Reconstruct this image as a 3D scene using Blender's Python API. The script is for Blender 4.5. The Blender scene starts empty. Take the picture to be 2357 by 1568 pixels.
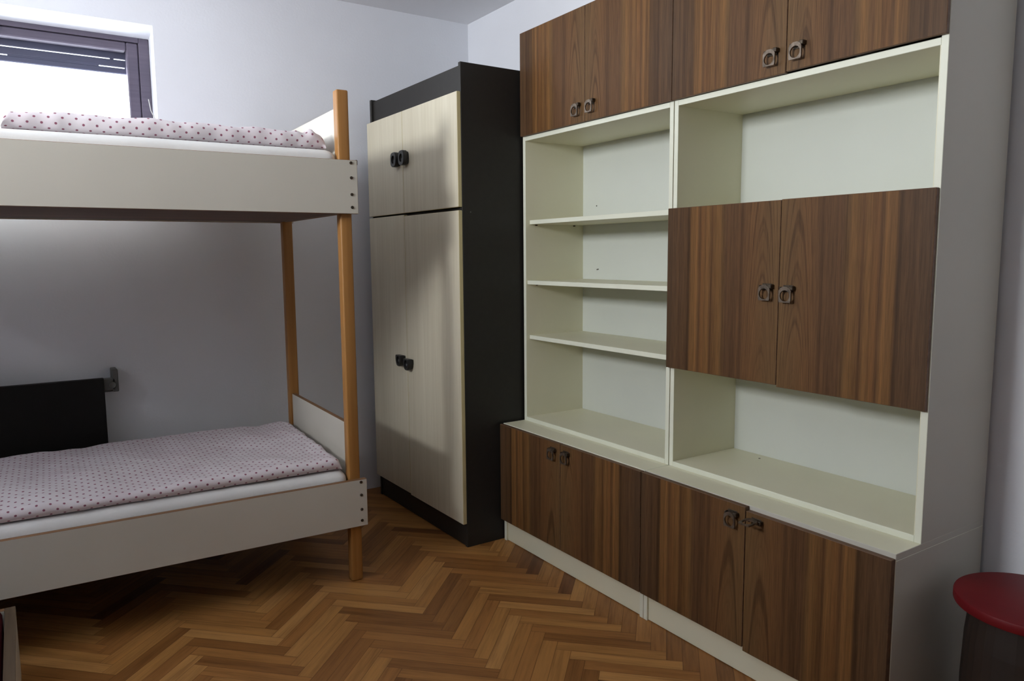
import bpy, bmesh, math, random
from mathutils import Vector, Matrix, noise
random.seed(7)
sc = bpy.context.scene
COL = sc.collection

# ---------------------------------------------------------------- camera
F_PX = 1722.8
YAW, PITCH, ROLL = 0.5831, -0.1136, -0.0081
cyw, syw, cp, sp = math.cos(YAW), math.sin(YAW), math.cos(PITCH), math.sin(PITCH)
FW = Vector((syw * cp, cyw * cp, sp)); RT0 = Vector((cyw, -syw, 0)); UP0 = RT0.cross(FW)
RT = RT0 * math.cos(ROLL) + UP0 * math.sin(ROLL); UP = -RT0 * math.sin(ROLL) + UP0 * math.cos(ROLL)
cam_data = bpy.data.cameras.new('camera'); cam = bpy.data.objects.new('camera', cam_data); COL.objects.link(cam)
m = Matrix.Identity(4)
for i in range(3):
    m[i][0] = RT[i]; m[i][1] = UP[i]; m[i][2] = -FW[i]
m.translation = Vector((-2.2254, -3.8001, 1.28))
cam.matrix_world = m
cam_data.sensor_width = 36.0; cam_data.lens = F_PX / 2357 * 36.0; cam_data.clip_start = 0.02
sc.camera = cam
# ---------------------------------------------------------------- world, lights, exposure
world = bpy.data.worlds.new('world'); sc.world = world; world.use_nodes = True
bg = world.node_tree.nodes['Background']; bg.inputs[0].default_value = (0.86, 0.93, 1.0, 1); bg.inputs[1].default_value = 3.0
def area(name, loc, target, sx, sy, power, color):
    l = bpy.data.lights.new(name, 'AREA'); l.shape = 'RECTANGLE'; l.size = sx; l.size_y = sy; l.energy = power; l.color = color
    o = bpy.data.objects.new(name, l); COL.objects.link(o); o.location = loc
    o.rotation_euler = (Vector(target) - Vector(loc)).to_track_quat('-Z', 'Z').to_euler()
    return o
area('sky_light_back_window', (-2.28, 0.80, 1.70), (-2.28, 0.0, 2.02), 1.7, 1.0, 130, (0.86, 0.93, 1.0))
area('sky_light_left_window', (-4.6, -2.0, 1.88), (-3.9, -2.0, 2.24), 1.6, 0.75, 330, (0.95, 0.97, 1.0))
sc.view_settings.view_transform = 'Standard'; sc.view_settings.look = 'None'
sc.view_settings.exposure = 0.0; sc.view_settings.gamma = 1.0; sc.view_settings.use_curve_mapping = False
sc.cycles.use_denoising = True
sc.cycles.max_bounces = 10; sc.cycles.diffuse_bounces = 6; sc.cycles.sample_clamp_indirect = 6.0
sc.cycles.caustics_reflective = False; sc.cycles.caustics_refractive = False

# ---------------------------------------------------------------- materials
def srgb(r, g, b):
    f = lambda c: (c / 255 / 12.92) if c / 255 <= 0.04045 else ((c / 255 + 0.055) / 1.055) ** 2.4
    return (f(r), f(g), f(b), 1)
class NT:
    def __init__(s, name):
        s.m = bpy.data.materials.new(name); s.m.use_nodes = True; s.t = s.m.node_tree; s.b = s.t.nodes['Principled BSDF']
    def n(s, typ, **kw):
        x = s.t.nodes.new(typ)
        for k, v in kw.items():
            if k.startswith('i_'):
                key = k[2:]; key = int(key) if key.isdigit() else key.replace('_', ' ')
                x.inputs[key].default_value = v
            else: setattr(x, k, v)
        return x
    def l(s, a, b): s.t.links.new(a, b)
    def math(s, op, a, b=None, clamp=False):
        x = s.n('ShaderNodeMath', operation=op); x.use_clamp = clamp
        for i, v in enumerate((a, b)):
            if v is None: continue
            if isinstance(v, (int, float)): x.inputs[i].default_value = v
            else: s.l(v, x.inputs[i])
        return x.outputs[0]
    def ramp(s, fac, stops):
        r = s.n('ShaderNodeValToRGB'); e = r.color_ramp.elements
        while len(e) > 1: e.remove(e[-1])
        for i, (p, c) in enumerate(stops):
            q = e[0] if i == 0 else e.new(p)
            q.position = p; q.color = c
        s.l(fac, r.inputs[0]); return r.outputs[0]
    def mix(s, fac, a, b, mode='MIX'):
        x = s.n('ShaderNodeMix', data_type='RGBA', blend_type=mode)
        for sock, v in ((x.inputs[0], fac), (x.inputs[6], a), (x.inputs[7], b)):
            if isinstance(v, (int, float, tuple)): sock.default_value = v
            else: s.l(v, sock)
        return x.outputs[2]
    def noise(s, vec, scale=(1, 1, 1), nscale=1.0, detail=3.0, rough=0.5, dist=0.0):
        mp = s.n('ShaderNodeMapping'); mp.inputs['Scale'].default_value = scale; s.l(vec, mp.inputs[0])
        nz = s.n('ShaderNodeTexNoise', i_Scale=nscale, i_Detail=detail, i_Roughness=rough, i_Distortion=dist); s.l(mp.outputs[0], nz.inputs['Vector'])
        return nz.outputs[0]
    def bump(s, h, strength=0.2, dist=0.001):
        b = s.n('ShaderNodeBump', i_Strength=strength, i_Distance=dist); s.l(h, b.inputs['Height']); s.l(b.outputs[0], s.b.inputs['Normal'])
def painted(name, col, rough=0.55, var=0.06, nscale=6.0, spec=0.4, bumpy=0.0):
    k = NT(name); tc = k.n('ShaderNodeTexCoord')
    f = k.noise(tc.outputs['Object'], nscale=nscale, detail=4)
    d = tuple(c * (1 - var) for c in col[:3]) + (1,)
    k.l(k.ramp(f, [(0.35, d), (0.65, col)]), k.b.inputs['Base Color'])
    k.b.inputs['Roughness'].default_value = rough; k.b.inputs['Specular IOR Level'].default_value = spec
    if bumpy: k.bump(k.noise(tc.outputs['Object'], nscale=90, detail=3), bumpy, 0.002)
    return k.m
def grained(name, a, b, axis='Z', rough=0.45, dens=60.0, spec=0.4):
    """wood or wood-print with fine streaks that run along one object axis"""
    k = NT(name); tc = k.n('ShaderNodeTexCoord')
    s = {'Z': (1, 1, 0.03), 'X': (0.03, 1, 1), 'Y': (1, 0.03, 1)}[axis]
    f = k.noise(tc.outputs['Object'], s, dens, 5, 0.6)
    g = k.noise(tc.outputs['Object'], s, dens * 0.2, 3, 0.5)
    x = k.math('ADD', k.math('MULTIPLY', f, 0.6), k.math('MULTIPLY', g, 0.4))
    k.l(k.ramp(x, [(0.36, a), (0.62, b)]), k.b.inputs['Base Color'])
    k.b.inputs['Roughness'].default_value = rough; k.b.inputs['Specular IOR Level'].default_value = spec
    return k.m
def veneer(name):
    """striped rosewood veneer; UV u = metres from the meeting line of a door pair, v = height"""
    k = NT(name); uv = k.n('ShaderNodeUVMap'); sep = k.n('ShaderNodeSeparateXYZ'); k.l(uv.outputs[0], sep.inputs[0])
    u, v = sep.outputs[0], sep.outputs[1]
    base = k.ramp(k.math('DIVIDE', u, 0.45), [
        (0.0, srgb(102, 77, 48)), (0.10, srgb(96, 71, 44)), (0.22, srgb(100, 71, 43)), (0.30, srgb(88, 62, 38)), (0.44, srgb(84, 59, 37)),
        (0.47, srgb(96, 70, 41)), (0.53, srgb(108, 77, 43)), (0.575, srgb(86, 59, 34)), (0.60, srgb(112, 80, 45)), (0.66, srgb(105, 72, 40)),
        (0.685, srgb(84, 58, 34)), (0.71, srgb(114, 81, 46)), (0.77, srgb(102, 72, 40)), (0.785, srgb(76, 54, 33)), (0.88, srgb(84, 61, 40)), (1.0, srgb(74, 55, 38))])
    # straight grain
    comb = k.n('ShaderNodeCombineXYZ'); k.l(u, comb.inputs[0]); k.l(k.math('MULTIPLY', v, 0.012), comb.inputs[1])
    g1 = k.noise(comb.outputs[0], nscale=55, detail=4, rough=0.6)
    comb2 = k.n('ShaderNodeCombineXYZ'); k.l(u, comb2.inputs[0]); k.l(k.math('MULTIPLY', v, 0.03), comb2.inputs[1])
    g2 = k.noise(comb2.outputs[0], nscale=300, detail=4, rough=0.65)
    # cathedral figure near the meeting line
    d = k.math('SUBTRACT', u, 0.062)
    wob = k.noise(comb.outputs[0], nscale=12, detail=2)
    par = k.math('ADD', k.math('MULTIPLY', k.math('MULTIPLY', d, d), 170.0), v)
    par = k.math('ADD', par, k.math('MULTIPLY', wob, 0.35))
    c3 = k.n('ShaderNodeCombineXYZ'); k.l(par, c3.inputs[0])
    arch = k.noise(c3.outputs[0], nscale=9, detail=3, rough=0.55)
    mask = k.math('SUBTRACT', 1.0, k.math('MULTIPLY', k.math('ABSOLUTE', d), 1 / 0.075), True)
    mask = k.math('MULTIPLY', mask, 1.8, True)
    straight = k.ramp(g1, [(0.34, (0.66, 0.62, 0.60, 1)), (0.5, (1.0, 1.0, 1.0, 1)), (0.66, (1.22, 1.18, 1.12, 1))])
    arches = k.ramp(arch, [(0.40, (0.62, 0.58, 0.56, 1)), (0.50, (1.03, 1.01, 0.99, 1)), (0.6, (1.1, 1.08, 1.06, 1))])
    col = k.mix(1.0, base, k.mix(mask, straight, arches), 'MULTIPLY')
    fine = k.ramp(g2, [(0.38, (0.8, 0.79, 0.78, 1)), (0.6, (1.1, 1.1, 1.1, 1))])
    col = k.mix(1.0, col, fine, 'MULTIPLY')
    k.l(col, k.b.inputs['Base Color'])
    k.b.inputs['Roughness'].default_value = 0.55; k.b.inputs['Specular IOR Level'].default_value = 0.2
    k.bump(g2, 0.1, 0.0003)
    return k.m
def parquet(name):
    k = NT(name); uv = k.n('ShaderNodeUVMap'); sep = k.n('ShaderNodeSeparateXYZ'); k.l(uv.outputs[0], sep.inputs[0])
    at = k.n('ShaderNodeAttribute', attribute_name='plank'); sc3 = k.n('ShaderNodeSeparateXYZ'); k.l(at.outputs['Vector'], sc3.inputs[0])
    r, r2 = sc3.outputs[0], sc3.outputs[1]
    tone = k.ramp(r, [(0.0, srgb(100, 60, 32)), (0.14, srgb(130, 86, 44)), (0.5, srgb(154, 105, 56)), (0.85, srgb(168, 120, 66)), (1.0, srgb(178, 130, 76))])
    cb = k.n('ShaderNodeCombineXYZ'); k.l(k.math('MULTIPLY', sep.outputs[0], 0.06), cb.inputs[0]); k.l(sep.outputs[1], cb.inputs[1]); k.l(k.math('MULTIPLY', r2, 37.0), cb.inputs[2])
    g = k.noise(cb.outputs[0], nscale=130, detail=5, rough=0.6)
    g2 = k.noise(cb.outputs[0], nscale=32, detail=3, rough=0.5)
    s = k.ramp(k.math('ADD', k.math('MULTIPLY', g, 0.5), k.math('MULTIPLY', g2, 0.5)), [(0.36, (0.68, 0.63, 0.57, 1)), (0.52, (1, 1, 1, 1)), (0.64, (1.14, 1.12, 1.08, 1))])
    col = k.mix(1.0, tone, s, 'MULTIPLY')
    # joint lines between the strips
    W, L = 0.3536 / 7, 0.3536
    ev = k.math('MINIMUM', sep.outputs[1], k.math('SUBTRACT', W, sep.outputs[1]))
    eu = k.math('MINIMUM', sep.outputs[0], k.math('SUBTRACT', L, sep.outputs[0]))
    e = k.math('MULTIPLY', k.math('MINIMUM', ev, eu), 1 / 0.0016, True)
    tcj = k.n('ShaderNodeTexCoord')
    col = k.mix(1.0, col, k.ramp(e, [(0.0, (0.42, 0.36, 0.32, 1)), (1.0, (1, 1, 1, 1))]), 'MULTIPLY')
    k.l(col, k.b.inputs['Base Color'])
    rg = k.math('ADD', k.math('MULTIPLY', k.noise(tcj.outputs['Object'], nscale=3, detail=3), 0.2), 0.36)
    k.l(rg, k.b.inputs['Roughness']); k.b.inputs['Specular IOR Level'].default_value = 0.35
    k.bump(e, 0.25, 0.0006)
    return k.m
def dotted(name):
    """white cotton with staggered small wine-red dots; UV in metres of cloth"""
    k = NT(name); uv = k.n('ShaderNodeUVMap'); sep = k.n('ShaderNodeSeparateXYZ'); k.l(uv.outputs[0], sep.inputs[0])
    P = 0.038
    def grid(ox, oy):
        a = k.math('SUBTRACT', k.math('FRACT', k.math('ADD', k.math('DIVIDE', sep.outputs[0], P), ox)), 0.5)
        b = k.math('SUBTRACT', k.math('FRACT', k.math('ADD', k.math('DIVIDE', sep.outputs[1], P), oy)), 0.5)
        return k.math('SQRT', k.math('ADD', k.math('MULTIPLY', a, a), k.math('MULTIPLY', b, b)))
    d = k.math('MINIMUM', grid(0.0, 0.0), grid(0.5, 0.5))
    tc = k.n('ShaderNodeTexCoord')
    basef = k.noise(tc.outputs['Object'], nscale=5, detail=3)
    base = k.ramp(basef, [(0.35, srgb(214, 204, 209)), (0.65, srgb(222, 215, 219))])
    m_ = k.ramp(d, [(0.085, (1, 1, 1, 1)), (0.12, (0, 0, 0, 1))])
    k.l(k.mix(m_, base, srgb(138, 84, 102)), k.b.inputs['Base Color'])
    k.b.inputs['Roughness'].default_value = 0.85; k.b.inputs['Specular IOR Level'].default_value = 0.15
    k.bump(k.noise(tc.outputs['Object'], nscale=26, detail=4), 0.5, 0.004)
    return k.m
def glassy(name):
    k = NT(name); t = k.t; t.nodes.remove(k.b); out = [n for n in t.nodes if n.type == 'OUTPUT_MATERIAL'][0]
    tr = k.n('ShaderNodeBsdfTransparent'); gl = k.n('ShaderNodeBsdfGlossy', i_Roughness=0.03); mx = k.n('ShaderNodeMixShader', i_Fac=0.06)
    fr = k.n('ShaderNodeLayerWeight', i_Blend=0.25)
    k.l(k.math('MULTIPLY', fr.outputs['Facing'], 0.35), mx.inputs[0]); k.l(tr.outputs[0], mx.inputs[1]); k.l(gl.outputs[0], mx.inputs[2]); k.l(mx.outputs[0], out.inputs[0])
    return k.m
M = {}
M['wall'] = painted('wall_paint', srgb(226, 228, 233), 0.9, 0.03, 2.5, 0.2, 0.25)
M['reveal'] = painted('reveal_paint', srgb(222, 226, 222), 0.9, 0.03, 5, 0.2, 0.3)
M['ceiling'] = painted('ceiling_paint', srgb(236, 236, 238), 0.92, 0.03, 2.0, 0.2, 0.2)
M['floor'] = parquet('herringbone_parquet')
M['cream'] = painted('cream_lacquer', srgb(218, 215, 190), 0.42, 0.04, 3.0, 0.45)
M['cream_edge'] = painted('cream_edge_lacquer', srgb(220, 222, 204), 0.4, 0.04, 6.0, 0.45)
M['backboard'] = painted('white_backboard', srgb(202, 206, 198), 0.55, 0.03, 3.0, 0.35)
M['side_laminate'] = painted('grey_beige_laminate', srgb(190, 187, 175), 0.5, 0.05, 3.0, 0.35)
M['veneer'] = veneer('striped_rosewood_veneer')
M['veneer_edge'] = grained('veneer_edge_band', srgb(84, 60, 42), srgb(112, 84, 62), 'Y', 0.5)
M['black_board'] = painted('black_brown_board', srgb(40, 38, 35), 0.55, 0.15, 40.0, 0.35)
M['birch'] = grained('pale_birch_print', srgb(192, 184, 162), srgb(204, 197, 176), 'Z', 0.5, 90)
M['birch_edge'] = painted('yellowed_door_edge', srgb(196, 184, 140), 0.5, 0.05)
M['bed_white'] = painted('cream_white_laminate', srgb(198, 194, 182), 0.45, 0.03, 4.0, 0.4)
M['bed_edge'] = grained('brown_board_edge', srgb(112, 80, 54), srgb(142, 106, 74), 'X', 0.6)
M['post_wood'] = grained('orange_pine', srgb(150, 104, 52), srgb(172, 124, 68), 'Z', 0.45, 50)
M['low_edge'] = grained('dull_brown_board_edge', srgb(84, 68, 52), srgb(104, 86, 66), 'Y', 0.7)
M['ply'] = grained('brown_plywood', srgb(96, 76, 66), srgb(116, 92, 80), 'X', 0.7, 30)
M['black_plastic'] = painted('black_plastic', srgb(30, 31, 31), 0.35, 0.1, 20, 0.5)
M['sheet'] = painted('white_bed_sheet', srgb(226, 226, 224), 0.9, 0.03, 8, 0.15, 0.3)
M['duvet'] = dotted('dotted_duvet_cotton')
M['red_paint'] = painted('dark_red_paint', srgb(100, 14, 20), 0.5, 0.15, 8, 0.25)
M['dark_wood'] = grained('dark_stained_wood', srgb(26, 19, 15), srgb(42, 30, 22), 'Z', 0.6, 30)
M['window_wood'] = grained('glare_tinted_window_wood', srgb(84, 78, 92), srgb(100, 92, 106), 'X', 0.4)  # bluish grey instead of dark brown: window glare put into the colour
M['shutter'] = painted('grey_shutter_slat', srgb(92, 94, 116), 0.5, 0.1, 6)
M['glass'] = glassy('window_glass')
M['radiator'] = painted('black_brown_radiator', srgb(24, 22, 20), 0.6, 0.15, 10, 0.2)
M['bracket'] = painted('grey_painted_bracket', srgb(92, 92, 88), 0.5, 0.1, 10)
M['blanket'] = painted('dark_red_blanket', srgb(88, 22, 34), 0.95, 0.3, 14, 0.1, 0.6)
M['cord'] = painted('pale_cord', srgb(196, 196, 190), 0.8)
k = NT('antique_bronze'); k.b.inputs['Metallic'].default_value = 0.75; k.b.inputs['Roughness'].default_value = 0.42
_tc = k.n('ShaderNodeTexCoord'); k.l(k.ramp(k.noise(_tc.outputs['Object'], nscale=60, detail=3), [(0.35, srgb(88, 78, 68)), (0.65, srgb(122, 110, 98))]), k.b.inputs['Base Color']); M['bronze'] = k.m
k = NT('dark_screw_metal'); k.b.inputs['Metallic'].default_value = 0.8; k.b.inputs['Roughness'].default_value = 0.5
_tc = k.n('ShaderNodeTexCoord'); k.l(k.ramp(k.noise(_tc.outputs['Object'], nscale=200), [(0.35, srgb(62, 54, 46)), (0.65, srgb(92, 82, 70))]), k.b.inputs['Base Color']); M['screw'] = k.m

# ---------------------------------------------------------------- mesh helpers
def box(bm, x0, x1, y0, y1, z0, z1, bevel=0.0015, mi=0, edge=None, big=None, seg=1):
    """bevelled box; edge = material index for every face except the two facing `big` axis"""
    x0, x1 = min(x0, x1), max(x0, x1); y0, y1 = min(y0, y1), max(y0, y1); z0, z1 = min(z0, z1), max(z0, z1)
    t = bmesh.new()
    bmesh.ops.create_cube(t, size=1.0)
    for v in t.verts:
        v.co = Vector(((x0 + x1) / 2 + v.co.x * (x1 - x0), (y0 + y1) / 2 + v.co.y * (y1 - y0), (z0 + z1) / 2 + v.co.z * (z1 - z0)))
    bv = min(bevel, 0.3 * min(x1 - x0, y1 - y0, z1 - z0))
    if bv > 0: bmesh.ops.bevel(t, geom=t.edges[:], offset=bv, segments=seg, affect='EDGES', profile=0.5)
    for f in t.faces:
        f.material_index = mi
        if edge is not None and abs(f.normal['XYZ'.index(big)]) < 0.9: f.material_index = edge
    join(bm, t)
def join(bm, t):
    me = bpy.data.meshes.new('tmp'); t.to_mesh(me); t.free(); bm.from_mesh(me); bpy.data.meshes.remove(me)
def cyl(bm, c, r0, r1, h, axis='Z', n=32, bevel=0.0, mi=0):
    t = bmesh.new()
    bmesh.ops.create_cone(t, cap_ends=True, cap_tris=False, segments=n, radius1=r0, radius2=r1, depth=h)
    if bevel:
        es = [e for e in t.edges if any(len(f.verts) > 4 for f in e.link_faces)]
        bmesh.ops.bevel(t, geom=es, offset=bevel, segments=2, affect='EDGES', profile=0.5)
    R = {'Z': Matrix.Identity(3), 'X': Matrix.Rotation(math.pi / 2, 3, 'Y'), 'Y': Matrix.Rotation(math.pi / 2, 3, 'X')}[axis]
    for v in t.verts: v.co = R @ v.co + Vector(c)
    for f in t.faces: f.material_index = mi
    join(bm, t)
def thing(name, label, cat, loc=(0, 0, 0), rotz=0.0, group=None):
    o = bpy.data.objects.new(name, None); COL.objects.link(o); o.empty_display_size = 0.1
    o.location = loc; o.rotation_euler = (0, 0, rotz); o['label'] = label; o['category'] = cat
    if group: o['group'] = group
    return o
def obj(name, bm, mats, root=None, parent=None, smooth=None, label=None):
    """bm is in room coordinates (before the root's own rotation)"""
    if root is not None: bmesh.ops.translate(bm, verts=bm.verts[:], vec=-Vector(root.location))
    bmesh.ops.recalc_face_normals(bm, faces=bm.faces[:])
    me = bpy.data.meshes.new(name); bm.to_mesh(me); bm.free()
    for mt in (mats if isinstance(mats, (list, tuple)) else [mats]): me.materials.append(M[mt])
    if smooth:
        for p in me.polygons: p.use_smooth = True
        if smooth is not True: me.set_sharp_from_angle(angle=smooth)
    o = bpy.data.objects.new(name, me); COL.objects.link(o)
    o.parent = parent if parent is not None else root
    if label: o['label'] = label
    return o
def tag(o, label, cat, group=None):
    o['label'] = label; o['category'] = cat
    if group: o['group'] = group
    return o
def struct(name, bm, mats, parent=None):
    o = obj(name, bm, mats)
    if parent is not None: o.parent = parent
    else: o['kind'] = 'structure'
    return o
def B(): return bmesh.new()
def copy_part(o, parent):
    c = o.copy(); COL.objects.link(c); c.parent = parent
    for ch in list(o.children): copy_part(ch, c)
    return c
def board(name, root, x0, x1, y0, y1, z0, z1, mats='cream', big=None, bevel=0.001, parent=None, label=None):
    bm = B(); box(bm, x0, x1, y0, y1, z0, z1, bevel, 0, 1 if big else None, big)
    return obj(name, bm, mats, root, parent, label=label)

# ---------------------------------------------------------------- room shell
XL, YF, ZC, TH = -3.9, -6.6, 2.5745, 0.34
def plank_floor():
    bm = B(); uvl = bm.loops.layers.uv.new('UVMap'); at = bm.faces.layers.float_vector.new('plank')
    N = 7; Wp = 0.3536 / N; ex = Vector((math.sqrt(.5), -math.sqrt(.5), 0)); ey = Vector((-math.sqrt(.5), -math.sqrt(.5), 0))
    org = Vector((-0.803, -1.05, 0))
    def quad(a, b, horiz):
        w, h = (N, 1) if horiz else (1, N)
        pts = [(a, b), (a + w, b), (a + w, b + h), (a, b + h)]
        co = [org + ex * (p[0] * Wp) + ey * (p[1] * Wp) for p in pts]
        if all(c.x < XL or c.x > 0 or c.y < YF or c.y > 0 for c in co):
            cx = sum(c.x for c in co) / 4; cy = sum(c.y for c in co) / 4
            if cx < XL - .2 or cx > .2 or cy < YF - .2 or cy > .2: return
        f = bm.faces.new([bm.verts.new(c) for c in co])
        L = N * Wp
        uvs = [(0, 0), (L, 0), (L, Wp), (0, Wp)] if horiz else [(0, Wp), (0, 0), (L, 0), (L, Wp)]
        for lp, q in zip(f.loops, uvs): lp[uvl].uv = q
        f[at] = Vector((random.random() * 0.85 + 0.15 if random.random() > 0.07 else random.random() * 0.15, random.random(), 0))
    for kk in range(-80, 90):
        for mm in range(-12, 13):
            a, b = kk + N * mm, kk - N * mm
            quad(a, b, True); quad(a, b + 1, False)
    for co, no in (((XL, 0, 0), (-1, 0, 0)), ((0, 0, 0), (1, 0, 0)), ((0, YF, 0), (0, -1, 0)), ((0, 0, 0), (0, 1, 0))):
        bmesh.ops.bisect_plane(bm, geom=bm.verts[:] + bm.edges[:] + bm.faces[:], plane_co=co, plane_no=no, clear_outer=True)
    for f in bm.faces:
        if f.normal.z < 0: f.normal_flip()
    me = bpy.data.meshes.new('floor'); bm.to_mesh(me); bm.free(); me.materials.append(M['floor'])
    o = bpy.data.objects.new('floor', me); COL.objects.link(o); o['kind'] = 'structure'; return o
floor = plank_floor()
bm = B(); box(bm, XL - .1, 0.1, YF - .1, TH, ZC, ZC + .15, 0); struct('ceiling', bm, 'ceiling')
bm = B(); box(bm, 0, 0.2, YF - .1, TH, -.1, ZC, 0); struct('wall_right', bm, 'wall')
LY0, LY1, LZ0, LZ1 = -2.7, -1.3, 1.84, 2.46      # high window in the left wall, outside the frame
bm = B()
box(bm, XL - .3, XL, YF - .1, LY0, -.1, ZC, 0); box(bm, XL - .3, XL, LY1, TH, -.1, ZC, 0)
box(bm, XL - .3, XL, LY0, LY1, -.1, LZ0, 0); box(bm, XL - .3, XL, LY0, LY1, LZ1, ZC, 0)
struct('wall_left', bm, 'wall')
# back wall with a window hole; the soffit of the hole slopes down a little
WX0, WX1, WZ0, WZ1 = -2.95, -1.637, 1.50, 2.316
bm = B()
box(bm, XL, WX0, 0, TH, -.1, ZC, 0); box(bm, WX1, 0, 0, TH, -.1, ZC, 0); box(bm, WX0, WX1, 0, TH, -.1, WZ0, 0)
vs = [bm.verts.new(p) for x in (WX0, WX1) for p in ((x, 0, WZ1), (x, .13, WZ1 - .03), (x, TH, WZ1 - .03), (x, TH, ZC), (x, 0, ZC))]
for i in range(5):
    j = (i + 1) % 5; bm.faces.new((vs[i], vs[j], vs[5 + j], vs[5 + i]))
bm.faces.new(vs[:5]); bm.faces.new(vs[5:][::-1])
struct('wall_back', bm, 'wall')
bm = B(); box(bm, XL, 0, YF - .2, YF, -.1, ZC, 0); struct('wall_front', bm, 'wall')

# ---------------------------------------------------------------- window_1 above the bunk bed
wy = 0.13
win = bpy.data.objects.new('window_1', None); COL.objects.link(win); win.location = (-2.29, wy, WZ0); win['kind'] = 'structure'
zt = WZ1 - .03
bm = B()
box(bm, WX1 - .045, WX1, wy, wy + .07, WZ0, zt, .004); box(bm, WX0, WX0 + .045, wy, wy + .07, WZ0, zt, .004)
box(bm, WX0 + .045, WX1 - .045, wy, wy + .07, zt - .022, zt, .001); box(bm, WX0 + .045, WX1 - .045, wy, wy + .07, WZ0, WZ0 + .05, .001)
box(bm, WX1 - .09, WX1 - .045, wy + .061, wy + .069, WZ0 + .05, zt - .022, 0); box(bm, WX0 + .045, WX0 + .09, wy + .061, wy + .069, WZ0 + .05, zt - .022, 0)
obj('window_frame', bm, 'window_wood', win)
bm = B()
box(bm, WX1 - .095, WX1 - .047, wy + .004, wy + .06, WZ0 + .052, zt - .024, .005); box(bm, WX0 + .047, WX0 + .095, wy + .004, wy + .06, WZ0 + .052, zt - .024, .005)
box(bm, WX0 + .096, WX1 - .096, wy + .004, wy + .06, zt - .062, zt - .024, .005); box(bm, WX0 + .096, WX1 - .096, wy + .004, wy + .06, WZ0 + .052, WZ0 + .11, .005)
sash = obj('window_sash', bm, 'window_wood', win)
bm = B(); box(bm, WX0 + .09, WX1 - .09, wy + .028, wy + .033, WZ0 + .10, zt - .058, 0); obj('window_pane', bm, 'glass', win)
bm = B(); box(bm, -2.262, -2.215, wy - .012, wy + .004, zt - .046, zt - .018, .004); obj('window_latch', bm, 'cord', win, label='pale window latch')
# roller shutter with light slots, rolled most of the way up
for zz0, zz1 in ((zt - .085, zt), (2.165, 2.197), (2.134, 2.1605)):
    bm = B(); ys_ = wy + .085
    box(bm, WX0 + .02, WX1 - .02, ys_, ys_ + .012, zz0, zz1, .004)
    if zz1 < 2.2:
        top = 2.204 if zz1 > 2.18 else 2.166
        for xa, xb in (((-2.93, -2.9), (-2.45, -2.43), (-1.793, -1.777), (-1.73, -1.66)) if zz1 > 2.18 else ((-2.9, -2.23), (-2.19, -1.84), (-1.733, -1.66))):
            box(bm, xa, xb, ys_ + .002, ys_ + .010, zz1 - .004, top, .001)
    obj('shutter_slat', bm, 'shutter', win)
# thin strap hanging beside the window
bm = B()
pts = [(-1.672, -.006, 1.99), (-1.665, -.008, 1.94), (-1.648, -.008, 1.90), (-1.630, -.008, 1.85), (-1.622, -.008, 1.70), (-1.62, -.008, 1.55)]
prev = None
for p in pts:
    ring = [bm.verts.new(Vector(p) + Vector((.0018 * math.cos(a), .0018 * math.sin(a), 0))) for a in [i * math.pi / 4 for i in range(8)]]
    if prev:
        for i in range(8): bm.faces.new((prev[i], prev[(i + 1) % 8], ring[(i + 1) % 8], ring[i]))
    prev = ring
tag(obj('shutter_cord', bm, 'cord', smooth=True), 'thin pale cord hanging on the white wall at the lower right corner of the window', 'cord')
# window_2, high in the left wall
w2 = bpy.data.objects.new('window_2', None); COL.objects.link(w2); w2.location = (XL - .15, (LY0 + LY1) / 2, LZ0); w2['kind'] = 'structure'
bm = B(); q0, q1 = XL - .2, XL - .14
box(bm, q0, q1, LY0, LY0 + .05, LZ0, LZ1); box(bm, q0, q1, LY1 - .05, LY1, LZ0, LZ1); box(bm, q0, q1, LY0 + .05, LY1 - .05, LZ1 - .05, LZ1); box(bm, q0, q1, LY0 + .05, LY1 - .05, LZ0, LZ0 + .05)
obj('window_frame', bm, 'window_wood', w2)
bm = B(); box(bm, XL - .172, XL - .168, LY0 + .04, LY1 - .04, LZ0 + .04, LZ1 - .04, 0); obj('window_pane', bm, 'glass', w2)

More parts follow.
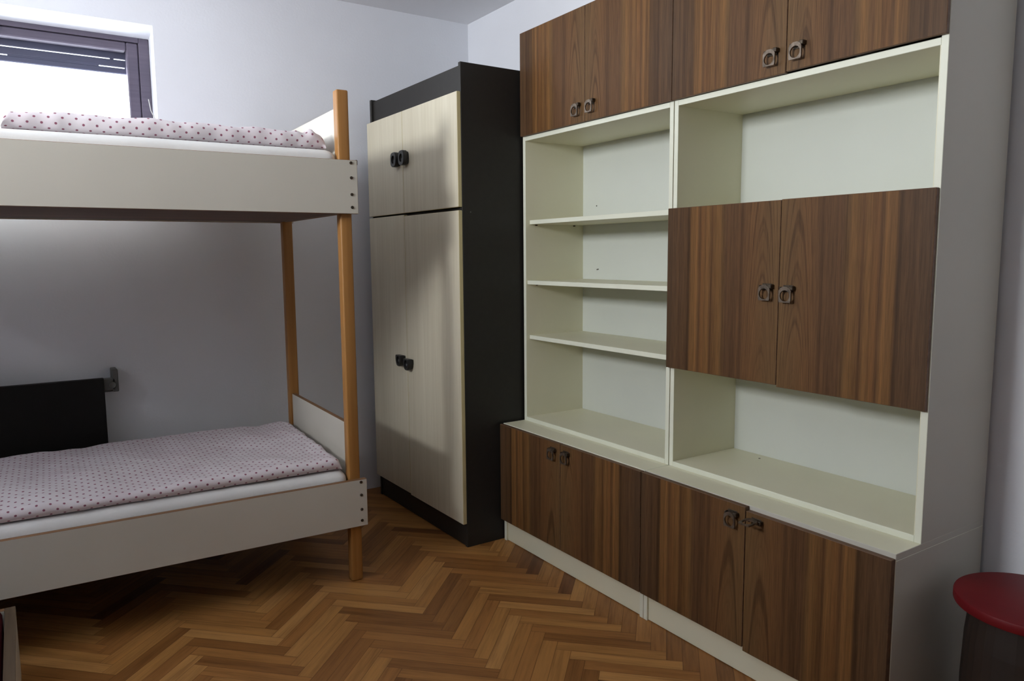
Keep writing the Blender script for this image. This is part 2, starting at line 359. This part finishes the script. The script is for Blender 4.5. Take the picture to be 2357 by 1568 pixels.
# ---------------------------------------------------------------- wall unit
YL, YM1, YS, YM2, YR = -1.0494, -1.4911, -1.9504, -2.3957, -2.8385
DU, DB, GAP, ZB = 0.3464, 0.4795, 0.02, 0.538
ZU, ZT = 1.789, 2.2166
T = 0.018
def veneer_door(root, xf, thick, ya, yb, ym, z0, z1, voff, name='door', du=0.0):
    """door whose meeting line with its neighbour is ym"""
    bm = B(); box(bm, xf, xf + thick, ya, yb, z0, z1, .0012, 0, 1, 'X')
    uvl = bm.loops.layers.uv.new('UVMap')
    for f in bm.faces:
        for lp in f.loops:
            lp[uvl].uv = (abs(lp.vert.co.y - ym) + du, lp.vert.co.z + voff)
    return obj(name, bm, ['veneer', 'veneer_edge'], root)
def ring_handle(root, door, xf, yc, zc, flipped=False):
    """cast plate pull with a round hole, hinged on a small back plate"""
    bm = B()
    W_, H_, t_ = .0205, .023, .005
    n = 32; off = .012; R = .0162
    cz = -.0035
    outer, inner = [], []
    for i in range(n):
        a = 2 * math.pi * (i + .5) / n
        c, s = math.cos(a), math.sin(a)
        sx = W_ / max(abs(c), 1e-6); sz = H_ / max(abs(s), 1e-6); r = min(sx, sz)
        if s > .6 and abs(c) > .3: r = min(r, .0235)     # rounded shoulders at the hinge side
        outer.append((r * c, r * s)); inner.append((R * c, R * s + cz))
    layers = []
    for lx in (0, -t_):
        layers.append(([bm.verts.new((lx, p[0], p[1])) for p in outer], [bm.verts.new((lx, p[0], p[1])) for p in inner]))
    for i in range(n):
        j = (i + 1) % n
        bm.faces.new((layers[0][0][i], layers[0][0][j], layers[0][1][j], layers[0][1][i]))
        bm.faces.new((layers[1][0][i], layers[1][1][i], layers[1][1][j], layers[1][0][j]))
        bm.faces.new((layers[0][0][i], layers[1][0][i], layers[1][0][j], layers[0][0][j]))
        bm.faces.new((layers[0][1][i], layers[0][1][j], layers[1][1][j], layers[1][1][i]))
    # plate hangs from the hinge line at its top edge
    if flipped:
        bmesh.ops.rotate(bm, verts=bm.verts[:], cent=(0, 0, H_), matrix=Matrix.Rotation(math.radians(84), 3, 'Y'))
    bmesh.ops.translate(bm, verts=bm.verts[:], vec=(xf - off, yc, zc))
    base = B()
    box(base, xf - .002, xf, yc - .017, yc + .017, zc + H_ - .016, zc + H_ + .004, .0008)
    box(base, xf - off - .004, xf - .001, yc - .0245, yc - .0115, zc + H_ - .010, zc + H_ + .002, .0015)
    box(base, xf - off - .002, xf - .001, yc + .016, yc + .021, zc + H_ - .009, zc + H_ - .001, .001)
    h = obj('handle', bm, 'bronze', root, door)
    mb = obj('handle_mount', base, 'screw', root, door)
    return h
# hutches (open shelving with overhead cupboards)
def hutch(ya, yb, ym, label, right):
    """ya > yb ; ya = left end, yb = right end"""
    root = thing('shelf_hutch', label, 'shelving unit', ((-DU - GAP) / 2, (ya + yb) / 2, ZB), 0, 'shelf hutches of the wall unit')
    xb, xf = -GAP, -DU
    board('side_panel', root, xf, xb, ya, ya - T, ZB, ZT, ['cream', 'cream_edge'], 'Y')
    board('side_panel', root, xf, xb, yb + T, yb, ZB, ZT, ['side_laminate' if right else 'cream', 'cream_edge'], 'Y', label='grey beige outer side' if right else None)
    if right:   # cream inner face of the outer side
        board('side_lining', root, xf + .001, xb - .006, yb + T + .002, yb + T, ZB + T, ZU - .019, 'cream', bevel=0)
    board('back_panel', root, xb - .005, xb - .001, ya - T, yb + T, ZB + .002, ZT - .002, 'backboard', bevel=0)
    board('bottom_panel', root, xf, xb - .006, ya - T, yb + T, ZB, ZB + T, ['cream', 'cream_edge'], 'Z')
    board('cupboard_floor', root, xf, xb - .006, ya - T, yb + T, ZU - .019, ZU - .001, ['cream', 'cream_edge'], 'Z')
    board('top_panel', root, xf, xb - .006, ya - T, yb + T, ZT - T, ZT, ['cream', 'cream_edge'], 'Z')
    xd = -DU - .0135
    g = .0012
    zr = .003 if right else 0
    ya_, yb_ = (ya + .0005 if right else ya), (yb if right else yb - .001)
    d1 = veneer_door(root, xd, .013, ya_ - g * .3, ym + g, ym, ZU, ZT + .002, .0 if right else .37)
    d2 = veneer_door(root, xd, .013, ym - g, yb_ + g * .3, ym, ZU + zr, ZT + .002 + zr, .13 if right else .52)
    ring_handle(root, d1, xd, ym + .047, ZU + .049); ring_handle(root, d2, xd, ym - .040, ZU + .050)
    return root, xf, xb
r1, xf, xb = hutch(YL, YS + .0025, YM1, 'cream open shelf hutch with three shelves, on the left base cabinet beside the black wardrobe', False)
for zc, rc in ((1.4225, .022), (1.1595, .008), (.9158, .019)):
    board('shelf', r1, xf + rc, xb - .006, YL - T, YS + .0025 + T, zc - .009, zc + .009, ['cream', 'cream_edge'], 'Z')
    for yy in (YL - T - .005, YS + .0025 + T + .005):
        for xx in (xf + .055, xb - .06):
            bm = B(); cyl(bm, (xx, yy, zc - .0125), .003, .003, .010, 'Y', 12); obj('shelf_pin', bm, 'screw', r1)
for yy, zz in ((-1.165, 1.497), (-1.170, 1.212), (-1.178, 1.2135)):
    bm = B(); cyl(bm, (xb - .0055, yy, zz), .0028, .0028, .002, 'X', 10); obj('screw', bm, 'screw', r1)
r2, xf, xb = hutch(YS - .001, YR, YM2, 'cream shelf hutch with a two-door cupboard in its middle, on the right base cabinet', True)
for zc in (1.418, .902):
    board('shelf', r2, xf, xb - .006, YS - .001 - T, YR + T + .002, zc - .009, zc + .009, ['cream', 'cream_edge'], 'Z')
xd = -DU - .0135
d1 = veneer_door(r2, xd, .013, YS + .008, YM2 + .001, YM2, .8885, 1.433, .21)
d2 = veneer_door(r2, xd, .013, YM2 - .001, YR + .003, YM2, .8835, 1.4345, .34)
ring_handle(r2, d1, xd, YM2 + .040, 1.163); ring_handle(r2, d2, xd, YM2 - .033, 1.160)
for yy, zz in ((-2.12, ZB + T), (-2.72, ZB + T)):
    bm = B(); cyl(bm, (xb - .05, yy, zz + .0002), .004, .004, .0016, 'Z', 12); obj('screw', bm, 'screw', r2)
# base cabinets
def base(ya, yb, ym, label, right):
    root = thing('base_cabinet', label, 'cabinet', ((-DB - GAP) / 2, (ya + yb) / 2, 0), 0, 'low cabinets of the wall unit')
    xf, xb = -DB + .0195, -GAP
    board('side_panel', root, xf, xb, ya, ya - T, 0, ZB - T, ['cream', 'cream_edge'], 'Y')
    board('side_panel', root, xf, xb, yb + T, yb, 0, ZB - T, ['side_laminate' if right else 'cream', 'cream_edge'], 'Y', label='grey beige outer side' if right else None)
    board('worktop', root, xf, xb, ya, yb, ZB - T, ZB, ['cream', 'side_laminate' if right else 'cream_edge'], 'Z')
    board('back_panel', root, xb - .005, xb - .001, ya - T, yb + T, .10, ZB - T, 'backboard', bevel=0)
    board('bottom_panel', root, xf, xb - .006, ya - T, yb + T, .10, .118, ['cream', 'cream_edge'], 'Z')
    board('plinth', root, xf + .007, xf + .022, ya - T, yb + T, .002, .10, ['cream', 'cream_edge'], 'X')
    g = .0015
    dz = -.010 if right else 0
    d1 = veneer_door(root, -DB, .019, ya - .001, ym + g, ym, .1008, ZB - .002, .63 if right else .8)
    d2 = veneer_door(root, -DB, .019, ym - g, yb + .001, ym, .1008 + dz, ZB - .002 + dz, .71 if right else .95)
    ring_handle(root, d1, -DB, ym + .047, .488); ring_handle(root, d2, -DB, ym - .040, .490 + dz * .3, flipped=right)
    return root
base(YL, YS + .001, YM1, 'low white cabinet with dark striped doors, next to the black wardrobe', False)
base(YS - .001, YR, YM2, 'low white cabinet with dark striped doors and a flipped-up pull, next to the red stool', True)

# ---------------------------------------------------------------- wardrobe
wx, wy0, wy1, wh = -0.6465, -1.0375, -0.1158, 2.071
wr = thing('wardrobe', 'tall black-sided wardrobe with pale doors, in the room corner beside the bunk bed', 'wardrobe', (wx, wy0, 0), 0.0098)
xb = -.03
for a, b in ((wy0, wy0 + .018), (wy1 - .018, wy1)):
    board('side_panel', wr, wx, xb, a, b, 0, wh, 'black_board')
board('top_panel', wr, wx + .05, xb, wy0 + .018, wy1 - .018, 1.952, 1.968, 'black_board')
board('fascia', wr, wx + .012, wx + .03, wy0 + .018, wy1 - .018, 1.935, wh - .008, 'black_board')
board('back_panel', wr, xb - .008, xb - .002, wy0 + .018, wy1 - .018, .03, wh - .02, 'black_board', bevel=0)
board('middle_panel', wr, wx + .002, xb - .008, wy0 + .018, wy1 - .018, 1.463, 1.479, 'black_board')
board('bottom_panel', wr, wx + .002, xb - .008, wy0 + .018, wy1 - .018, .10, .116, 'black_board')
board('plinth', wr, wx + .004, wx + .02, wy0 + .018, wy1 - .018, .002, .10, 'black_board')
ymid = -0.523
def knob(root, door, yc, zc, dshape):
    bm = B(); n = 28
    def outline(sc_):
        out = []
        for i in range(n):
            a = 2 * math.pi * (i + .5) / n; c, s = math.cos(a), math.sin(a)
            e = 3.2; r = (abs(c) ** e + abs(s) ** e) ** (-1 / e)
            y, z = .029 * r * c, .0345 * r * s
            if dshape: z = min(z, .021); y *= 1 - .25 * max(0, -z) / .0345
            out.append((y * sc_, z * sc_))
        return out
    prof = [(0.0, .86, False), (-.006, .86, False), (-.010, 1.0, False), (-.026, 1.0, False), (-.030, .93, False)]
    rings = []
    for x, s_, _ in prof: rings.append([bm.verts.new((x, p[0], p[1])) for p in outline(s_)])
    for x, r in ((-.030, .017), (-.022, .0155), (-.018, .010)):
        rings.append([bm.verts.new((x, r * math.cos(2 * math.pi * (i + .5) / n), r * 1.12 * math.sin(2 * math.pi * (i + .5) / n) + (-.003 if dshape else 0))) for i in range(n)])
    for A, C in zip(rings, rings[1:]):
        for i in range(n): j = (i + 1) % n; bm.faces.new((A[i], A[j], C[j], C[i]))
    bm.faces.new(rings[0]); bm.faces.new(rings[-1])
    bmesh.ops.translate(bm, verts=bm.verts[:], vec=(wx - .0195, yc, zc))
    return obj('door_knob', bm, 'black_plastic', root, door, smooth=math.radians(35))
for (z0, z1, up) in ((1.482, 1.952, True), (.109, 1.470, False)):
    for left in (True, False):
        a, b = (ymid + .001, wy1) if left else (wy0, ymid - .001)
        dz = (.004 if left else -.002) * (0 if up else 1)
        bm = B(); box(bm, wx - .0195, wx - .0005, a, b, z0 + dz, z1 + dz, .0025, 0, 1, 'X', 2)
        d = obj('door', bm, ['birch', 'birch_edge'], wr)
        knob(wr, d, ymid + .045 if left else ymid - .040, (1.733 if up else (.780 if left else .770)), not up)
for xx, zz in ((wx + .04, 1.462), (wx + .5, 1.462), (wx + .38, .62)):
    bm = B(); cyl(bm, (xx, wy0 - .0004, zz), .0028, .0028, .0015, 'Y', 12); obj('screw', bm, 'bracket', wr, label='small grey screw cap')

# ---------------------------------------------------------------- bunk bed
bx1, bx0, byf, byr = -1.134, -3.16, -1.105, -0.215
bed = thing('bunk_bed', 'bunk bed of cream boards and orange wooden posts, below the window', 'bed', (bx1, byf, 0), -0.027)
TR = .021
bu0, bu1, bl0, bl1, bpt = 1.4384, 1.636, .2284, .4154, 1.8925
def rail(z0, z1, y0, y1, name='side_rail'):
    return board(name, bed, bx0, bx1, y0, y1, z0, z1, ['bed_white', 'bed_edge'], 'Y', .0012)
fr = []
for z0, z1 in ((bu0, bu1), (bl0, bl1)):
    fr.append((rail(z0, z1, byf, byf + TR), z0, z1)); rail(z0, z1, byr - TR, byr)
for xp, end in ((bx1 - .063, 1), (bx0 + .018, 0)):
    for yp, top, fr_ in ((byf + TR + .001, bpt, 1), (byr - TR - .046, 1.832, 0)):
        bm = B(); box(bm, xp, xp + .045, yp, yp + .045, 0.0, top, .006, seg=3); obj('post', bm, 'post_wood', bed, smooth=math.radians(40))
for xe in (bx1 - .052, bx0 + .034):
    for z0, z1 in ((bu0 + .002, 1.833), (bl0 + .002, .632)):
        board('end_board', bed, xe, xe + .018, byf + TR + .047, byr - TR - .047, z0, z1, ['bed_white', 'bed_edge'], 'X', .0012)
for z in (bu0 + .004, bl0 + .004):
    board('base_panel', bed, bx0 + .056, bx1 - .053, byf + TR + .001, byr - TR - .001, z, z + .016, 'ply', bevel=.0005)
def screw(bm, x, y, z, r=.0058):
    cyl(bm, (x, y, z), r, r, .003, 'Y', 14, .0008)
    cyl(bm, (x, y - .0017, z), r * .42, r * .42, .001, 'Y', 6)
for railo, z0, z1 in fr:
    for q in (.055, .33, .64, .88):
        for xx in (bx1 - .024, bx0 + .024):
            bm = B(); screw(bm, xx, byf - .001, z1 - (z1 - z0) * q); obj('screw', bm, 'screw', bed, railo)
bm = B(); box(bm, bx1 - .004, bx1 + .0035, byf + .003, byf + .017, bu1 - .018, bu1 + .002, .003); obj('corner_dowel', bm, 'screw', bed, label='dark broken corner fitting')

def mattress(x0, x1, y0, y1, z0, z1, label):
    bm = B(); nx, ny = 60, 26
    r = .035; prof = []
    for i in range(6): a = math.pi / 2 * i / 5; prof.append((r - r * math.cos(a), r * math.sin(a)))
    # shell of rounded-box rings
    levels = [(0.0, z0)] + [(0.0, z0 + .03)] + [(p[0], z1 - r + p[1]) for p in prof]
    def ring(ins, z):
        pts = []
        def seg(ax, ay, bx, by, n):
            for i in range(n): pts.append((ax + (bx - ax) * i / n, ay + (by - ay) * i / n))
        X0, X1, Y0, Y1 = x0 + ins, x1 - ins, y0 + ins, y1 - ins; cr = .03
        cs = [(X1 - cr, Y0 + cr, -90), (X1 - cr, Y1 - cr, 0), (X0 + cr, Y1 - cr, 90), (X0 + cr, Y0 + cr, 180)]
        for ci, (cx, cy, a0) in enumerate(cs):
            for j in range(5):
                a = math.radians(a0 + 90 * j / 5); pts.append((cx + cr * math.cos(a), cy + cr * math.sin(a)))
            nx_ = cs[(ci + 1) % 4]; a = math.radians(a0 + 90); sx, sy = cx + cr * math.cos(a), cy + cr * math.sin(a)
            a = math.radians(nx_[2]); ex_, ey_ = nx_[0] + cr * math.cos(a), nx_[1] + cr * math.sin(a)
            seg(sx, sy, ex_, ey_, nx if ci in (1, 3) else ny)
        out = []
        for p in pts:
            n_ = noise.noise(Vector((p[0] * 6, p[1] * 6, z * 9))) ; m_ = noise.noise(Vector((p[0] * 2.2, p[1] * 2.2, z * 30 + 7)))
            out.append(bm.verts.new((p[0], p[1] + .004 * n_, z + .004 * m_ * (1 if z > z0 + .04 else 0))))
        return out
    rings = [ring(*l) for l in levels]
    for A, C in zip(rings, rings[1:]):
        n = len(A)
        for i in range(n): j = (i + 1) % n; bm.faces.new((A[i], A[j], C[j], C[i]))
    bm.faces.new(rings[-1]); bm.faces.new(rings[0][::-1])
    o = obj('mattress', bm, 'sheet', smooth=math.radians(50)); tag(o, label, 'mattress', 'mattresses of the bunk bed'); return o
Rz = Matrix.Translation(Vector((bx1, byf, 0))) @ Matrix.Rotation(-0.027, 4, 'Z') @ Matrix.Translation(Vector((-bx1, -byf, 0)))
def place(o): o.matrix_world = Rz; return o
mx0, mx1, my0, my1 = bx0 + .065, bx1 - .066, byf + TR + .006, byr - TR - .006
place(mattress(mx0, mx1, my0, my1, bu0 + .021, 1.677, 'white sheeted mattress on the upper bunk'))
place(mattress(mx0, mx1, my0, my1, bl0 + .021, .4515, 'white sheeted mattress on the lower bunk'))
def duvet(x0, x1, y0, y1, z0, h, seed, label, bunch=0.0, x1b=None):
    """thin quilt as a closed shell whose grid follows the cloth, so the dots keep their size; x1b = right end at the wall side"""
    bm = B(); uvl = bm.loops.layers.uv.new('UVMap'); x1b = x1 if x1b is None else x1b
    r = h / 2; arc = math.pi * r; W_ = (y1 - y0) - 2 * r; total = arc * 2 + W_
    st = [arc * i / 8 for i in range(8)] + [arc + W_ * i / 70 for i in range(70)] + [arc + W_ + arc * i / 8 for i in range(9)]
    NX = 150
    grid = []
    for i in range(NX + 1):
        s = i / NX; row = []
        for u in st:
            if u < arc: a = -math.pi / 2 - u / r; y = y0 + r + r * math.cos(a); zz = r + r * math.sin(a)
            elif u < arc + W_: y = y0 + r + (u - arc); zz = h
            else: a = math.pi / 2 - (u - arc - W_) / r; y = y1 - r + r * math.cos(a); zz = r + r * math.sin(a)
            tt = (y - y0) / (y1 - y0); xe = x1 + (x1b - x1) * tt
            x = x0 + (xe - x0) * s
            de = min(x - x0, xe - x)
            k_ = min(1.0, max(0.0, de / .03)); th = .12 + .88 * math.sqrt(max(0, 1 - (1 - k_) ** 2))
            puff = 1 + .35 * noise.noise(Vector((x * 2.3, y * 2.9, seed))) + .18 * noise.noise(Vector((x * 8, y * 5, seed + 3)))
            edge = min(1, (y - y0) / .12, (y1 - y) / .12)
            top = zz / h
            crease = .0045 * noise.noise(Vector((x * 14 + y * 9, y * 16 - x * 5, seed + 9))) * top
            b_ = 0
            if bunch: b_ = bunch * max(0, 1 - (xe - x) / .13) * (.5 + .5 * math.sin((x * 115 + y * 40 + 3 * noise.noise(Vector((x * 20, y * 9, 2)))))) * top
            yy = y + .012 * noise.noise(Vector((x * 3.1, (0 if tt < .5 else 5), seed + 5))) * abs(tt - .5) * 2 + .004 * noise.noise(Vector((x * 17, tt * 3, seed)))
            xx = x + (.012 * noise.noise(Vector((y * 7, seed, 1))) if s > .5 else 0) * (s - .5) * 2
            row.append((bm.verts.new((xx, yy, z0 + zz * th * puff + crease + b_ + .0015 * (1 - top))), x, u))
        grid.append(row)
    n = len(st)
    for i in range(NX):
        for j in range(n - 1):
            q = [grid[i][j], grid[i + 1][j], grid[i + 1][j + 1], grid[i][j + 1]]
            f = bm.faces.new([v[0] for v in q])
            for lp, v in zip(f.loops, q): lp[uvl].uv = (v[1], v[2])
        f = bm.faces.new([grid[i][0][0], grid[i][-1][0], grid[i + 1][-1][0], grid[i + 1][0][0]])
    bm.faces.new([g[0] for g in grid[0]]); bm.faces.new([g[0] for g in grid[-1]][::-1])
    o = obj('duvet', bm, 'duvet', smooth=math.radians(60)); tag(o, label, 'duvet', 'dotted duvets on the bunk bed'); return o
place(duvet(-3.0, mx1 - .015, my0 + .012, my1 - .02, .4535, .046, 1.0, 'dotted pinkish white duvet spread over the lower bunk', .006, mx1 - .006))
place(duvet(-2.235, mx1 - .022, my0 + .05, -.03, 1.6805, .058, 4.0, 'dotted pinkish white duvet on the upper bunk in front of the window', .030, mx1 - .05))  # unseen rear overhang, added to stop window light falling behind the bed

# ---------------------------------------------------------------- radiator panel behind the lower bunk
rad = thing('radiator', 'flat black radiator panel on the back wall behind the lower bunk', 'radiator', (-2.45, -.06, .22))
bm = B(); box(bm, -2.98, -1.934, -.105, -.075, .22, .757, .004, seg=2); obj('panel', bm, 'radiator', rad)
bm = B(); box(bm, -2.96, -1.95, -.075, -.062, .24, .735, .002); obj('rear_panel', bm, 'radiator', rad)
bm = B(); box(bm, -1.938, -1.888, -.085, -.055, .698, .752, .004); cyl(bm, (-1.900, -.085, .722), .014, .014, .02, 'Y', 20, .002)
obj('valve', bm, 'bracket', rad)
bm = B(); box(bm, -1.900, -1.876, -.085, -.001, .69, .790, .003); box(bm, -1.936, -1.876, -.045, -.001, .686, .694, .002)
obj('wall_bracket', bm, 'bracket', rad)

# ---------------------------------------------------------------- low bed at the left edge
lb = thing('low_bed', 'low beige wooden bed frame at the left edge, nearer the camera than the bunk bed', 'bed', (-2.8, -2.2, 0))
for x0, x1 in ((-2.322, -2.295), (-3.27, -3.243)):
    board('side_rail', lb, x0, x1, -3.15, -1.185, .03, .245, ['bed_white', 'low_edge'], 'X')
for y0, y1 in ((-1.205, -1.185), (-3.15, -3.13)):
    board('end_board', lb, -3.243, -2.322, y0, y1, .03, .245, ['bed_white', 'bed_edge'], 'Y')
board('base_panel', lb, -3.242, -2.323, -3.129, -1.206, .10, .116, 'ply')
for x0 in (-2.345, -3.267):
    for y0 in (-1.235, -3.15):
        board('leg', lb, x0, x0 + .045, y0 + .001, y0 + .046, 0, .10, 'post_wood')
bm = B(); nx, ny = 26, 50; g = []
for i in range(nx + 1):
    row = []
    for j in range(ny + 1):
        s, t = i / nx, j / ny; x = -3.22 + .892 * s; y = -3.05 + 1.838 * t
        d = min(s, 1 - s, t * 2, (1 - t) * 2); hgt = .11 * math.sqrt(min(1, d * 20))
        row.append(bm.verts.new((x + .006 * noise.noise(Vector((y * 6, 0, 1))) * (1 - s), y, .236 + hgt * (1 + .15 * noise.noise(Vector((x * 4, y * 4, 3)))))))
    g.append(row)
for i in range(nx):
    for j in range(ny): bm.faces.new((g[i][j], g[i + 1][j], g[i + 1][j + 1], g[i][j + 1]))
rim = [g[i][0] for i in range(nx + 1)] + [g[nx][j] for j in range(1, ny + 1)] + [g[i][ny] for i in range(nx - 1, -1, -1)] + [g[0][j] for j in range(ny - 1, 0, -1)]
low = [bm.verts.new((v.co.x, v.co.y, .1175)) for v in rim]
for i in range(len(rim)):
    j = (i + 1) % len(rim); bm.faces.new((rim[i], rim[j], low[j], low[i]))
bm.faces.new(low)
tag(obj('blanket', bm, 'blanket', smooth=math.radians(60)), 'dark red blanket on the low bed at the left edge', 'blanket')

# ---------------------------------------------------------------- stool
st = thing('round_stool', 'round stool with a dark red seat, right of the wall unit', 'stool', (-.25, -3.06, 0))
bm = B(); cyl(bm, (-.25, -3.06, .4375), .166, .166, .025, 'Z', 64, .005); obj('seat', bm, 'red_paint', st, smooth=math.radians(40))
bm = B(); n = 36; prev = None; rings = []
for z, r in ((0.004, .128), (.1, .138), (.22, .142), (.34, .138), (.424, .130)):
    rings.append([bm.verts.new((-.25 + r * math.cos(2 * math.pi * i / n), -3.06 + r * math.sin(2 * math.pi * i / n), z)) for i in range(n)])
for A, C in zip(rings, rings[1:]):
    for i in range(n): j = (i + 1) % n; bm.faces.new((A[i], A[j], C[j], C[i]))
bm.faces.new(rings[0][::-1]); bm.faces.new(rings[-1]); obj('body', bm, 'dark_wood', st)
bm = B(); cyl(bm, (-.25, -3.06, .008), .136, .136, .016, 'Z', 48, .003); obj('foot_ring', bm, 'dark_wood', st, smooth=math.radians(40))
